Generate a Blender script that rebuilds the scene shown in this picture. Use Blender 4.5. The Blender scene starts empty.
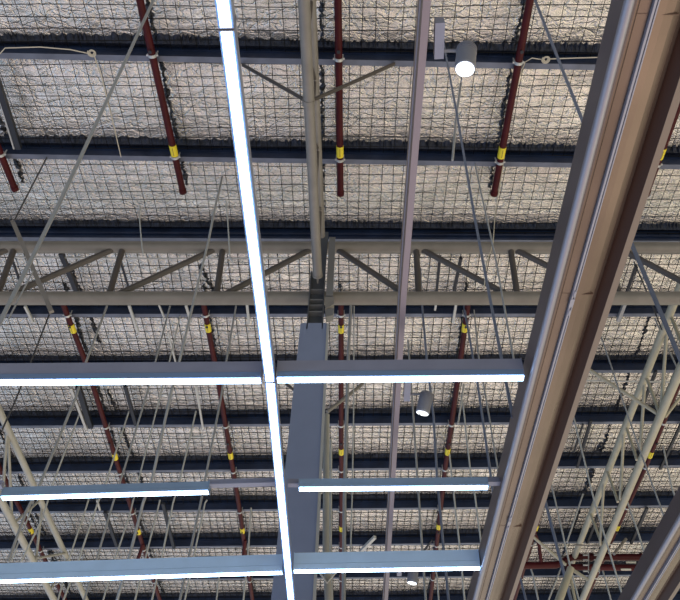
import bpy, math, random
from mathutils import Vector, Matrix
random.seed(7)
C = bpy.context.scene.collection

# ---------------------------------------------------------------- camera geometry
F = 780.0
PITCH = math.radians(45.6)
CAM = Vector((0, 0, 1.6))
FWD = Vector((0, math.cos(PITCH), math.sin(PITCH)))
UP = Vector((0, -math.sin(PITCH), math.cos(PITCH)))
def ray(x, y):
    return FWD * F + Vector((1, 0, 0)) * (x - 340) + UP * (300 - y)
def on_z(x, y, h):                      # point at height h above the eye
    d = ray(x, y); return CAM + d * (h / d.z)
def on_y(x, y, Y):                      # point at distance Y ahead
    d = ray(x, y); return CAM + d * (Y / d.y)
YR, HR, S1, S2 = 7.41, 8.9, 0.0524, 0.0524   # ridge distance, height of purlin undersides, slopes
def roof_h(Y):
    return HR - S1 * (YR - Y) if Y < YR else HR - S2 * (Y - YR)
def on_roof(x, y, off=0.0):
    d = ray(x, y)
    t = (HR - off - S1 * YR) / (d.z - S1 * d.y)
    p = CAM + d * t
    if p.y > YR:
        t = (HR - off + S2 * YR) / (d.z + S2 * d.y)
        p = CAM + d * t
    return p

# ---------------------------------------------------------------- materials
def mat(name, col, rough=0.5, metal=0.0, noise=0.0, nscale=8.0, bump=0.0, bscale=30.0, spec=0.5):
    m = bpy.data.materials.new(name); m.use_nodes = True
    nt = m.node_tree; b = nt.nodes['Principled BSDF']
    b.inputs['Base Color'].default_value = (*col, 1)
    b.inputs['Roughness'].default_value = rough
    b.inputs['Metallic'].default_value = metal
    b.inputs['Specular IOR Level'].default_value = spec
    tc = nt.nodes.new('ShaderNodeTexCoord')
    if noise > 0:
        n = nt.nodes.new('ShaderNodeTexNoise'); n.inputs['Scale'].default_value = nscale; n.inputs['Detail'].default_value = 5
        r = nt.nodes.new('ShaderNodeMapRange')
        r.inputs['From Min'].default_value = 0.3; r.inputs['From Max'].default_value = 0.7
        r.inputs['To Min'].default_value = 1 - noise; r.inputs['To Max'].default_value = 1 + noise
        h = nt.nodes.new('ShaderNodeVectorMath'); h.operation = 'SCALE'
        h.inputs[0].default_value = col
        nt.links.new(tc.outputs['Object'], n.inputs['Vector'])
        nt.links.new(n.outputs['Fac'], r.inputs['Value'])
        nt.links.new(r.outputs['Result'], h.inputs['Scale'])
        nt.links.new(h.outputs['Vector'], b.inputs['Base Color'])
    if bump > 0:
        n2 = nt.nodes.new('ShaderNodeTexNoise'); n2.inputs['Scale'].default_value = bscale
        bp = nt.nodes.new('ShaderNodeBump'); bp.inputs['Strength'].default_value = bump; bp.inputs['Distance'].default_value = 0.02
        nt.links.new(tc.outputs['Object'], n2.inputs['Vector'])
        nt.links.new(n2.outputs['Fac'], bp.inputs['Height'])
        nt.links.new(bp.outputs['Normal'], b.inputs['Normal'])
    return m
def emit(name, col, s):
    m = bpy.data.materials.new(name); m.use_nodes = True
    nt = m.node_tree; b = nt.nodes['Principled BSDF']
    b.inputs['Base Color'].default_value = (0.8, 0.85, 0.9, 1)
    b.inputs['Emission Color'].default_value = (*col, 1)
    b.inputs['Emission Strength'].default_value = s
    return m

def foil_material(name, dark):
    m = bpy.data.materials.new(name); m.use_nodes = True
    nt = m.node_tree; b = nt.nodes['Principled BSDF']; L = nt.links.new
    tc = nt.nodes.new('ShaderNodeTexCoord')
    def mapping(s):
        mp = nt.nodes.new('ShaderNodeMapping'); mp.inputs['Scale'].default_value = s
        L(tc.outputs['Object'], mp.inputs['Vector']); return mp
    # broad crumples
    n1 = nt.nodes.new('ShaderNodeTexNoise'); n1.inputs['Scale'].default_value = 2.2
    n1.inputs['Detail'].default_value = 6; n1.inputs['Roughness'].default_value = 0.60; n1.inputs['Distortion'].default_value = 1.4
    L(mapping((0.8, 2.1, 1)).outputs[0], n1.inputs['Vector'])
    # sharp creases
    v = nt.nodes.new('ShaderNodeTexVoronoi'); v.feature = 'DISTANCE_TO_EDGE'; v.inputs['Scale'].default_value = 4.2
    nd = nt.nodes.new('ShaderNodeTexNoise'); nd.inputs['Scale'].default_value = 5
    nd.inputs['Detail'].default_value = 4
    L(tc.outputs['Object'], nd.inputs['Vector'])
    mx = nt.nodes.new('ShaderNodeVectorMath'); mx.operation = 'MULTIPLY_ADD'
    mx.inputs[1].default_value = (0.5, 0.5, 0.5)
    L(nd.outputs['Color'], mx.inputs[0]); L(mapping((0.8, 2.1, 1)).outputs[0], mx.inputs[2])
    L(mx.outputs[0], v.inputs['Vector'])
    cr = nt.nodes.new('ShaderNodeMapRange'); cr.inputs['From Max'].default_value = 0.12
    L(v.outputs['Distance'], cr.inputs['Value'])
    n3 = nt.nodes.new('ShaderNodeTexNoise'); n3.inputs['Scale'].default_value = 16; n3.inputs['Detail'].default_value = 6
    L(mapping((1, 2.2, 1)).outputs[0], n3.inputs['Vector'])
    a = nt.nodes.new('ShaderNodeMath'); a.operation = 'MULTIPLY_ADD'; a.inputs[1].default_value = 0.16
    L(cr.outputs[0], a.inputs[0]); L(n1.outputs['Fac'], a.inputs[2])
    a2 = nt.nodes.new('ShaderNodeMath'); a2.operation = 'MULTIPLY_ADD'; a2.inputs[1].default_value = 0.13
    L(n3.outputs['Fac'], a2.inputs[0]); L(a.outputs[0], a2.inputs[2])
    bp = nt.nodes.new('ShaderNodeBump'); bp.inputs['Strength'].default_value = 1.0; bp.inputs['Distance'].default_value = 0.042
    L(a2.outputs[0], bp.inputs['Height']); L(bp.outputs['Normal'], b.inputs['Normal'])
    # tonal blotches of dusty and clean foil
    n4 = nt.nodes.new('ShaderNodeTexNoise'); n4.inputs['Scale'].default_value = 1.1; n4.inputs['Detail'].default_value = 9
    n4.inputs['Roughness'].default_value = 0.7
    L(mapping((1, 1.4, 1)).outputs[0], n4.inputs['Vector'])
    ramp = nt.nodes.new('ShaderNodeValToRGB')
    ramp.color_ramp.elements[0].position = 0.30; ramp.color_ramp.elements[1].position = 0.66
    ramp.color_ramp.elements[0].color = (0.74 * dark, 0.725 * dark, 0.70 * dark, 1)
    ramp.color_ramp.elements[1].color = (1.0 * dark, 0.985 * dark, 0.95 * dark, 1)
    L(n4.outputs['Fac'], ramp.inputs['Fac']); L(ramp.outputs['Color'], b.inputs['Base Color'])
    b.inputs['Metallic'].default_value = 0.8; b.inputs['Roughness'].default_value = 0.22
    return m

M = {
 'foil': foil_material('crinkled_foil', 0.90),
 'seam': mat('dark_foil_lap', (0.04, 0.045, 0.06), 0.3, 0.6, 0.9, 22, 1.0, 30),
 'shade_strip': mat('foil_shade', (0.016, 0.022, 0.042), 0.5, 0.3, 0.6, 14, 1.0, 30),  # shade colour for the strips along the purlins
 'wire': mat('mesh_wire', (0.012, 0.012, 0.014), 0.7, 0.0, spec=0.1),
 'navy': mat('purlin_web_shaded', (0.012, 0.024, 0.062), 0.42, 0.3, 0.35, 3, 0.3, 6),  # web of the purlin steel, with its shade put into the dark colour
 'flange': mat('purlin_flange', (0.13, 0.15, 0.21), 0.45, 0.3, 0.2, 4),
 'dust': mat('dark_bridging', (0.022, 0.026, 0.038), 0.5, 0.3),
 'chord': mat('truss_paint', (0.185, 0.168, 0.150), 0.32, 0.0, 0.10, 5),
 'web': mat('truss_web_paint', (0.072, 0.062, 0.060), 0.5, 0.0, 0.12, 5),
 'cream': mat('cream_tube_paint', (0.40, 0.37, 0.285), 0.45, 0.0, 0.08, 5),
 'tube': mat('grey_tube_paint', (0.20, 0.185, 0.175), 0.4, 0.0, 0.1, 5),
 'red': mat('sprinkler_red', (0.052, 0.004, 0.007), 0.45, 0.0, 0.2, 6, spec=0.2),
 'tag': mat('yellow_tag', (0.75, 0.62, 0.03), 0.5),
 'ink': mat('tag_ink', (0.22, 0.18, 0.03), 0.6),
 'whitetag': mat('white_tag', (0.75, 0.72, 0.62), 0.5),
 'steel': mat('zinc_steel', (0.50, 0.51, 0.53), 0.4, 0.5),
 'rod': mat('hanger_rod', (0.34, 0.35, 0.37), 0.45, 0.25),
 'rodp': mat('pale_hanger_rod', (0.47, 0.48, 0.48), 0.5, 0.1),
 'rodb': mat('blue_grey_hanger', (0.17, 0.20, 0.29), 0.45, 0.3),
 'rodd': mat('dark_hanger_rod', (0.07, 0.07, 0.08), 0.5, 0.3),
 'cable': mat('beige_cable', (0.50, 0.46, 0.38), 0.6),
 'house': mat('light_housing', (0.25, 0.262, 0.36), 0.38, 0.15, 0.06, 6),
 'house_half_lit': mat('light_housing_half_lit', (0.22, 0.31, 0.46), 0.4, 0.1, 0.05, 6),  # housing paint again, with some blue light mixed into the colour
 'house_lit': mat('light_housing_lit', (0.46, 0.64, 0.92), 0.4, 0.1, 0.05, 6),  # same housing paint, blue LED light put into the colour
 'cream2': mat('pale_truss_paint', (0.36, 0.355, 0.335), 0.45, 0.0, 0.08, 5),
 'joint': mat('joint_brown', (0.12, 0.07, 0.05), 0.5),
 'house2': mat('light_housing_lip', (0.17, 0.25, 0.42), 0.35, 0.2),
 'led': emit('led_diffuser', (0.42, 0.68, 1.0), 13.0),
 'spotled': emit('spot_lens', (0.93, 0.97, 1.0), 9.0),
 'spotled2': emit('spot_lens_dim', (0.93, 0.97, 1.0), 2.2),
 'spot': mat('spot_body', (0.22, 0.23, 0.28), 0.4, 0.2),
 'column': mat('column_cladding', (0.20, 0.24, 0.37), 0.5, 0.05, 0.05, 3),
 'colside': mat('cladding_return', (0.38, 0.38, 0.38), 0.5, 0.05),
 'dsteel': mat('dark_column_steel', (0.085, 0.092, 0.11), 0.5, 0.3),
 'gsteel': mat('grey_column_steel', (0.20, 0.20, 0.21), 0.5, 0.3),
 'beam': mat('beam_soffit', (0.20, 0.145, 0.122), 0.26, 0.6, 0.10, 2.5),
 'beamdark': mat('beam_dark_return', (0.060, 0.026, 0.018), 0.4, 0.2),
 'beamside': mat('beam_side', (0.135, 0.105, 0.11), 0.32, 0.4, 0.08, 2),
 'beamlip': mat('beam_lip', (0.33, 0.32, 0.38), 0.35, 0.5),
 'beamflange': mat('beam_flange', (0.22, 0.175, 0.155), 0.4, 0.3),
 'slot': mat('slot_dark', (0.01, 0.01, 0.014), 0.6),
 'rail': mat('rail_silver', (0.34, 0.34, 0.42), 0.4, 0.3),
 'track': mat('track_side', (0.26, 0.175, 0.14), 0.45, 0.3, 0.12, 4),
 'track2': mat('track_under', (0.25, 0.22, 0.27), 0.35, 0.5),
}

# ---------------------------------------------------------------- mesh building
class MB:
    def __init__(s): s.v = []; s.f = []; s.mi = []; s.sm = []
    def add(s, vs, fs, mi=0, smooth=False):
        n = len(s.v); s.v += [Vector(v) for v in vs]
        for f in fs: s.f.append([i + n for i in f]); s.mi.append(mi); s.sm.append(smooth)
    def tube(s, pts, r, seg=10, mi=0, caps=True, smooth=True):
        pts = [Vector(p) for p in pts]; rings = []
        n = len(pts); nrm = None
        for i, p in enumerate(pts):
            t = ((pts[min(i + 1, n - 1)] - pts[max(i - 1, 0)])).normalized()
            if nrm is None:
                a = Vector((0, 0, 1)) if abs(t.z) < 0.9 else Vector((1, 0, 0))
                nrm = (a - t * a.dot(t)).normalized()
            else:
                nrm = (nrm - t * nrm.dot(t)).normalized()
            b = t.cross(nrm); rr = r[i] if isinstance(r, (list, tuple)) else r
            rings.append([p + (nrm * math.cos(2 * math.pi * k / seg) + b * math.sin(2 * math.pi * k / seg)) * rr for k in range(seg)])
        vs = [v for ring in rings for v in ring]; fs = []
        for i in range(n - 1):
            for k in range(seg):
                k2 = (k + 1) % seg
                fs.append([i * seg + k, i * seg + k2, (i + 1) * seg + k2, (i + 1) * seg + k])
        s.add(vs, fs, mi, smooth)
        if caps:
            s.add(rings[0], [list(range(seg))[::-1]], mi); s.add(rings[-1], [list(range(seg))], mi)
    def bar(s, a, b, w, h, mi=0, up=Vector((0, 0, 1))):
        a, b = Vector(a), Vector(b); t = (b - a).normalized()
        if abs(t.dot(up)) > 0.95: up = Vector((0, 1, 0))
        sx = t.cross(up).normalized(); uz = sx.cross(t).normalized()
        vs = []
        for p in (a, b):
            for i, j in ((-1, -1), (1, -1), (1, 1), (-1, 1)):
                vs.append(p + sx * (i * w / 2) + uz * (j * h / 2))
        s.add(vs, [[0, 1, 2, 3], [7, 6, 5, 4], [0, 4, 5, 1], [1, 5, 6, 2], [2, 6, 7, 3], [3, 7, 4, 0]], mi)
    def box(s, x0, x1, y0, y1, z0, z1, mi=0):
        vs = [(x, y, z) for x in (x0, x1) for y in (y0, y1) for z in (z0, z1)]
        s.add(vs, [[0, 1, 3, 2], [4, 6, 7, 5], [0, 4, 5, 1], [2, 3, 7, 6], [0, 2, 6, 4], [1, 5, 7, 3]], mi)
    def prism(s, prof, a, b, mis=None, side=None):
        """closed profile (u across, w up) carried from a to b; mis gives a material per edge"""
        a, b = Vector(a), Vector(b); t = (b - a).normalized()
        sx = side or t.cross(Vector((0, 0, 1))).normalized(); uz = Vector((0, 0, 1))
        n = len(prof)
        va = [a + sx * u + uz * w for u, w in prof]; vb = [b + sx * u + uz * w for u, w in prof]
        for i in range(n):
            j = (i + 1) % n
            s.add([va[i], va[j], vb[j], vb[i]], [[0, 1, 2, 3]], mis[i] if mis else 0)
        s.add(va, [list(range(n))], 0); s.add(vb, [list(range(n))[::-1]], 0)
    def build(s, name, mats, parent=None):
        me = bpy.data.meshes.new(name)
        if not isinstance(mats, (list, tuple)): mats = [mats]
        org = Vector((0, 0, 0))
        if parent is None:
            for v in s.v: org += v
            org /= max(1, len(s.v))
        else:
            org = PWORLD.get(parent.name, Vector((0, 0, 0)))
        me.from_pydata([tuple(v - org) for v in s.v], [], s.f)
        for m in mats: me.materials.append(m)
        for p, mi, sm in zip(me.polygons, s.mi, s.sm): p.material_index = mi; p.use_smooth = sm
        me.validate(); me.update()
        import bmesh
        bm = bmesh.new(); bm.from_mesh(me); bmesh.ops.recalc_face_normals(bm, faces=bm.faces); bm.to_mesh(me); bm.free()
        o = bpy.data.objects.new(name, me); C.objects.link(o)
        if parent is None: o.location = org; PWORLD[o.name] = org
        else: o.parent = parent; PWORLD[o.name] = org
        return o
PWORLD = {}
def empty(name, loc):
    o = bpy.data.objects.new(name, None); C.objects.link(o); o.location = loc
    o.empty_display_size = 0.1; PWORLD[o.name] = Vector(loc); return o
def tag(o, label=None, cat=None, group=None, kind=None):
    if label: o['label'] = label
    if cat: o['category'] = cat
    if group: o['group'] = group
    if kind: o['kind'] = kind
    return o
def single(name, mb, m, label, cat, group=None):
    return tag(mb.build(name, m), label, cat, group)
ORD = ['first', 'second', 'third', 'fourth', 'fifth', 'sixth', 'seventh', 'eighth', 'ninth', 'tenth', 'eleventh', 'twelfth', 'thirteenth', 'fourteenth']

# ---------------------------------------------------------------- purlins
PX = [((0, 53), (680, 66), 0), ((0, 154), (680, 164.5), 0), ((0, 237), (680, 241), 1),
      ((0, 314), (680, 313.5), 0), ((0, 371), (680, 370), 0), ((0, 426), (680, 421), 0), ((0, 472), (680, 465), 0),
      ((0, 512), (680, 505), 0), ((0, 549), (680, 540), 0), ((0, 581), (680, 574), 0)]
XW = 13.0
PURL = []
for a, b, k in PX:
    p, q = on_roof(*a), on_roof(*b)
    sl = (q.y - p.y) / (q.x - p.x); y0 = p.y - sl * p.x
    PURL.append((y0, sl, k))
y0, sl, _ = PURL[0]
PURL = [(y0 - 1.45 * (i), sl, 2) for i in (3, 2, 1)] + PURL
for i in range(1, 5):
    PURL.append((PURL[12][0] + 1.22 * i, PURL[12][1], 2))
names = {3: 'navy steel roof purlin highest in the photo, over the bright spotlight',
 4: 'navy steel roof purlin crossing the yellow tags of the upper red pipes',
 5: 'deep dark navy ridge purlin just above the long horizontal truss',
 6: 'navy steel roof purlin just below the bottom tube of the horizontal truss',
 7: 'navy roof purlin partly hidden behind the nearest row of lights',
 8: 'navy roof purlin level with the middle spotlight',
 9: 'navy roof purlin just above the second row of lights',
 10: 'navy roof purlin showing just below the second row of lights',
 11: 'navy roof purlin just above the third row of lights',
 12: 'navy roof purlin just below the pair of horizontal red mains'}
for i, (y0, sl, k) in enumerate(PURL):
    m = MB(); n = 40
    W, Hh = (0.13, 0.30) if k == 1 else (0.075, 0.24)
    h = roof_h(y0)
    zb = CAM.z + h
    a = Vector((-XW, y0 + sl * -XW, zb)); b = Vector((XW, y0 + sl * XW, zb))
    t = 0.012
    # Z section: bottom flange, web on the near side, top flange; u is toward -y
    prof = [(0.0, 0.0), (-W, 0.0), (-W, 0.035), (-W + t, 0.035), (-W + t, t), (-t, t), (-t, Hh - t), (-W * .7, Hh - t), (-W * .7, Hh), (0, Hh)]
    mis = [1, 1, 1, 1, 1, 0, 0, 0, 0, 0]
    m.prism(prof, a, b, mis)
    # stiffening ribs of the web and a folded lip along it
    m.bar(a + Vector((0, -0.006, Hh * .62)), b + Vector((0, -0.006, Hh * .62)), 0.014, 0.02, 0)
    if k == 1:
        m.bar(a + Vector((0, -0.012, Hh * .3)), b + Vector((0, -0.012, Hh * .3)), 0.026, 0.03, 0)
    if k != 2:
        lab = names[i]
    elif i < 3: lab = 'roof purlin overhead behind the viewpoint, row %s from the ridge' % ORD[5 - i]
    else: lab = 'navy roof purlin at the far dark end of the roof, %s beyond the red mains' % ORD[i - 12]
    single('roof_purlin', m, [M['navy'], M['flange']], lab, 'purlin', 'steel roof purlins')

# ---------------------------------------------------------------- ceiling foil and safety mesh
def foil_z(x, y):
    ys = [p[0] + p[1] * x for p in PURL]
    base = CAM.z + roof_h(y) + 0.27
    d = 1.0
    for k in range(len(ys) - 1):
        if ys[k] <= y <= ys[k + 1]:
            u = (y - ys[k]) / (ys[k + 1] - ys[k])
            d = abs(math.sin(math.pi * u)) ** 0.45
            break
    return base + 0.06 - 0.12 * d + 0.012 * math.sin(x * 2.1 + y) * math.sin(y * 3.3 + x * .7)
YMIN, YMAX = PURL[0][0], PURL[-1][0]
vs, fs = [], []
NX, NY = 110, 340
for j in range(NY + 1):
    y = YMIN + (YMAX - YMIN) * j / NY
    for i in range(NX + 1):
        x = -XW + 2 * XW * i / NX
        vs.append((x, y, foil_z(x, y)))
for j in range(NY):
    for i in range(NX):
        a = j * (NX + 1) + i; fs.append([a, a + 1, a + NX + 2, a + NX + 1])
m = MB(); m.add(vs, fs, 0, True)
ceiling = m.build('ceiling', M['foil'])
tag(ceiling, 'silver crinkled foil insulation lining the whole roof', kind='structure')

for y0, sl, k in PURL:  # ragged dark strips painted in for the shadow band beside each purlin
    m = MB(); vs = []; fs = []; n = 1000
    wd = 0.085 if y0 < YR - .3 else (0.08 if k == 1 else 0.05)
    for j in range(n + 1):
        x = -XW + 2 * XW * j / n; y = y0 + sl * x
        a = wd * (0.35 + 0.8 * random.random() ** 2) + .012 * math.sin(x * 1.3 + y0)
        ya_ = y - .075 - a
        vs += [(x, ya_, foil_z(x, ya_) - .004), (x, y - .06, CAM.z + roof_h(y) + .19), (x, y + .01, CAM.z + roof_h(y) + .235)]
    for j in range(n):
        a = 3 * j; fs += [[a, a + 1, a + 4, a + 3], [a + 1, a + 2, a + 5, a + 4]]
    m.add(vs, fs); m.build('foil_shade_strip', M['shade_strip'], ceiling)

for side, (ya, yb) in enumerate(((YMIN, YR - 0.05), (YR + 0.05, YMAX))):
    m = MB(); sp = 0.155
    x = -XW + 0.1
    while x < XW:
        ph = random.random() * 6
        n = int((yb - ya) / 0.75); pts = []
        for k in range(n + 1):
            y = ya + (yb - ya) * k / n
            pts.append((x + 0.012 * math.sin(ph + y * 1.7) + random.uniform(-.006, .006), y, CAM.z + roof_h(y) + 0.155 + random.uniform(-.008, .004)))
        m.tube(pts, (0.0040, 0.0062)[side], 4, smooth=False, caps=False)
        x += sp * random.uniform(.96, 1.04)
    y = ya
    while y < yb:
        ph = random.random() * 6; n = 30
        pts = [(-XW + 2 * XW * k / n, y + 0.018 * math.sin(ph + k * .8) + random.uniform(-.006, .006), CAM.z + roof_h(y) + 0.148 + random.uniform(-.004, .006)) for k in range(n + 1)]
        m.tube(pts, (0.0055, 0.0078)[side], 4, smooth=False, caps=False)
        y += sp * random.uniform(.93, 1.07)
    single('safety_mesh', m, M['wire'], ['square wire safety mesh under the foil nearer than the ridge', 'square wire safety mesh under the foil beyond the ridge'][side], 'wire mesh')

# ---------------------------------------------------------------- red sprinkler pipes with laps of foil above
PR = 0.045
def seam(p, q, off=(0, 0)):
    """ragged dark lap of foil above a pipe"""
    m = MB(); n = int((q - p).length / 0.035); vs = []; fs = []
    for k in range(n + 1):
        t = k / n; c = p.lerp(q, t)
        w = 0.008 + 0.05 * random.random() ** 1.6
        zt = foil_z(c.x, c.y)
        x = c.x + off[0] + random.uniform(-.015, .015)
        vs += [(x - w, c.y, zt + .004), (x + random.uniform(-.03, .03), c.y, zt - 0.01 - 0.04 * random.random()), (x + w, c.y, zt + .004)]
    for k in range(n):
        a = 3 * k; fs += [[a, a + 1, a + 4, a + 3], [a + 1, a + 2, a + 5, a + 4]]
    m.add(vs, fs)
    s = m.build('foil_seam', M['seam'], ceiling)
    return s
def yellow_tag(root, p, t, size=0.17):
    m = MB(); a = p - t * size / 2; b = p + t * size / 2
    m.tube([a, b], PR + 0.004, 14)
    tg = m.build('label_tag', M['tag'], root); tag(tg, 'yellow label band')
    m = MB(); side = Vector((1, 0, 0)) - t * t.x; side.normalize(); dn = t.cross(side); dn = dn if dn.z < 0 else -dn
    c = p + dn * (PR + 0.005)
    m.bar(c - t * size * .36, c + t * size * .36, 0.008, 0.002, 0, up=dn)
    m.build('label_mark', M['ink'], tg)
def clamp(root, p, t, name='pipe_clamp'):
    m = MB(); m.tube([p - t * .018, p + t * .018], PR + 0.009, 14)
    for sx in (-1, 1):
        m.bar(p + Vector((sx * .05, 0, 0.0)), p + Vector((sx * .05, 0, 0.10)), 0.012, 0.012)
        m.bar(p + Vector((sx * .035, 0, -.004)), p + Vector((sx * .07, 0, -.004)), 0.02, 0.02)
    m.build(name, M['steel'], root)
def red_pipe(pix, label, tagpx=None, ext=None, end=True, seam_on=True, group='red sprinkler pipes under the roof', tags=None):
    pts = [on_roof(x, y, 0.075) for x, y in pix]
    if ext: pts = [pts[0] + (pts[0] - pts[1]).normalized() * ext] + pts
    pts = [Vector((p.x, p.y, CAM.z + roof_h(p.y) - 0.075)) for p in pts]
    root = empty('sprinkler_pipe', pts[0])
    m = MB(); m.tube(pts, PR, 14); m.build('pipe', M['red'], root)
    a, b = pts[0], pts[-1]
    def at_y(Y):
        for p, q in zip(pts, pts[1:]):
            if p.y <= Y <= q.y:
                return p.lerp(q, (Y - p.y) / (q.y - p.y)), (q - p).normalized()
        return None
    for (y0, sl, k) in PURL:
        r = at_y(y0 + sl * a.x - 0.05)
        if r: clamp(root, *r)
    for ty in (tags or []):
        for xx in (340,):
            Y = on_roof(pix[0][0], ty, 0.075).y
            r = at_y(Y)
            if r: yellow_tag(root, r[0], r[1])
    # upright sprinkler heads
    Y = a.y + 0.6
    while Y < b.y - .1:
        r = at_y(Y)
        if r:
            m = MB(); p = r[0]
            m.tube([p + Vector((0, 0, -PR)), p + Vector((0, 0, -PR - .03))], 0.012, 8)
            m.tube([p + Vector((0, 0, -PR - .03)), p + Vector((0, 0, -PR - .036))], 0.022, 8)
            m.build('sprinkler_head', M['dust'], root)
        Y += 3.0
    if end:
        m = MB(); t = (pts[-1] - pts[-2]).normalized()
        m.tube([b - t * .05, b + t * .012], PR + .008, 14); m.build('end_cap', M['red'], root)
    if seam_on: seam(Vector((a.x, a.y, 0)), Vector((b.x + (0), min(b.y + .1, YMAX), 0)))
    tag(root, label, 'pipe', group)
    return root
red_pipe([(140, 0), (183, 192)], 'dark red sprinkler pipe at upper left, crossed by a long slanting strap', tags=[150], ext=3.0)
red_pipe([(338, 0), (340.5, 194)], 'dark red sprinkler pipe ending beside the grey double roof tubes in the upper middle', tags=[151], ext=3.0)
red_pipe([(530, 0), (494, 194)], 'dark red sprinkler pipe between the bright spotlight and the big brown beam', tags=[152], ext=3.0)
red_pipe([(-62, 0), (15, 189)], 'dark red sprinkler pipe whose end shows at the upper left edge', ext=3.0)
red_pipe([(718, 0), (646, 194)], 'dark red sprinkler pipe seen right of the big brown beam near the top', tags=[153], ext=3.0)
RP = []
RP.append(red_pipe([(60, 296), (87, 366), (118, 466), (146, 556), (161, 604)], 'dark red sprinkler pipe beyond the ridge, passing the left end lights', tags=[328, 456, 531], end=False))
RP.append(red_pipe([(202, 296), (218, 380), (238, 500), (253, 604)], 'dark red sprinkler pipe beyond the ridge, just left of the long lengthwise light', tags=[327, 455, 530], end=False))
RP.append(red_pipe([(341, 296), (341.5, 604)], 'dark red sprinkler pipe beyond the ridge, right beside the blue grey column', tags=[328, 451, 528], end=False))
RP.append(red_pipe([(469, 296), (457, 386), (445, 470), (430, 604)], 'dark red sprinkler pipe beyond the ridge, right of the middle spotlight', tags=[327, 451, 526], end=False))
RP.append(red_pipe([(610, 298), (576, 390), (535, 531), (513, 604)], 'dark red sprinkler pipe beyond the ridge along the right edge of the brown beam', tags=[328, 452, 527], end=False))
RP.append(red_pipe([(722, 296), (676, 391), (645, 468), (609, 545), (584, 604)], 'dark red sprinkler pipe beside the lower tube of the right cream truss', tags=[454, 527], end=False))
RP.append(red_pipe([(-72, 296), (0, 469), (27, 522), (42, 554), (67, 604)], 'dark red sprinkler pipe beyond the ridge at the lower left edge', tags=[530], end=False))
# branch legs of the lower pipes
def red_branch(pix, parent):
    pts = [on_roof(x, y, o) for x, y, o in pix]
    m = MB(); m.tube(pts, PR * .85, 12); m.build('branch', M['red'], parent)
red_branch([(143, 544, .1), (137, 562, .35)], RP[0])
red_branch([(245, 540, .1), (243, 560, .30)], RP[1])
red_branch([(534, 531, .1), (539, 545, .2), (541, 562, .45)], RP[4])
# red mains, lower right
Y0 = on_roof(600, 570, .5).y
root = empty('sprinkler_main', on_y(524, 565, Y0))
m = MB(); m.tube([on_y(*p, Y0) for p in ((488, 566), (556, 565), (561, 563), (567, 559), (573, 557), (720, 557.5))], 0.075, 16); m.build('pipe', M['red'], root)
for px in (590, 640):
    m = MB(); m.tube([on_y(px, 557, Y0), on_y(px + 2, 557, Y0)], 0.088, 16); m.build('coupling', M['red'], root)
m = MB(); m.bar(on_y(626, 562.4, Y0 - .03), on_y(636, 562.4, Y0 - .03), .02, .03); m.build('label_strip', M['whitetag'], root)
tag(root, 'upper of two thick red horizontal sprinkler mains, with a bend at its left', 'pipe', 'thick red sprinkler mains')
Y1 = Y0 - .05
root = empty('sprinkler_main', on_y(566, 567, Y1))
m = MB(); m.tube([on_y(*p, Y1) for p in ((566, 567), (720, 568.5))], 0.068, 16); m.build('pipe', M['red'], root)
for px in (566, 598): 
    m = MB(); m.tube([on_y(px, 567.3, Y1), on_y(px + 2.5, 567.3, Y1)], 0.083, 16); m.build('coupling', M['red'], root)
m = MB(); m.bar(on_y(621, 569.5, Y1 - .08), on_y(631, 569.5, Y1 - .08), .02, .03); m.build('label_strip', M['whitetag'], root)
tag(root, 'lower of two thick red horizontal sprinkler mains, ending near the fork bracket', 'pipe', 'thick red sprinkler mains')
for k, px in enumerate((586, 597)):
    m = MB()
    for dy in (555, 560, 565, 571):
        m.bar(on_y(px - 3, dy, Y1 - .12), on_y(px + 2.5, dy, Y1 - .12), .02, .03)
    m.bar(on_y(px + 2.5, 553, Y1 - .12), on_y(px + 2.5, 573, Y1 - .12), .02, .02)
    single('pipe_clamp', m, M['steel'], ['silver clamp bracket holding the red mains, left of the cream tube', 'silver clamp bracket holding the red mains, right of the cream tube'][k], 'bracket')

# ---------------------------------------------------------------- cross truss below the ridge
YT = 7.22
hU = on_y(340, 247.5, YT).z; hL = on_y(340, 298.3, YT).z
root = empty('roof_truss', (0, YT, hL))
def xw(px, z):      # world x of a pixel column on the truss at height z
    d = ray(px, 0); 
    # depth along the axis at (YT, z)
    dep = YT * math.cos(PITCH) + (z - CAM.z) * math.sin(PITCH)
    return (px - 340) / F * dep
m = MB(); m.tube([(-XW, YT, hU + .02), (0, YT, hU), (XW, YT, hU - .04)], 0.088, 20); m.build('top_chord', M['chord'], root)
m = MB(); m.tube([(-XW, YT, hL), (XW, YT, hL)], 0.093, 20); m.build('bottom_chord', M['chord'], root)
verts_px = [-92, 15, 123, 223, 416, 510, 608, 700]
bots = []
def node_u(px): return Vector((xw(px, hU), YT, hU - .05))
def node_l(px): return Vector((xw(px, hL), YT, hL + .05))
webs = [('v', 15, 1), ('v', 123, 108), ('v', 223, 216), ('v', 416, 419), ('v', 510, 518), ('v', 608, 620), ('v', -92, -112), ('v', 702, 718),
        ('d', 113, 5), ('d', 214, 114), ('d', 310, 222), ('d', 338, 408), ('d', 422, 510), ('d', 515, 608), ('d', 621, 710), ('d', 8, -102)]
for kind, a, b in webs:
    if kind == 'v':
        if b == 1: b = -4
        pa, pb = node_u(a), node_l(b)
    else: pa, pb = node_u(a), node_l(b)
    m = MB(); m.tube([pa, pb], 0.043, 12)
    m.build('web_post' if kind == 'v' else 'web_diagonal', M['web'], root)
xx = xw(700, hU)
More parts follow.
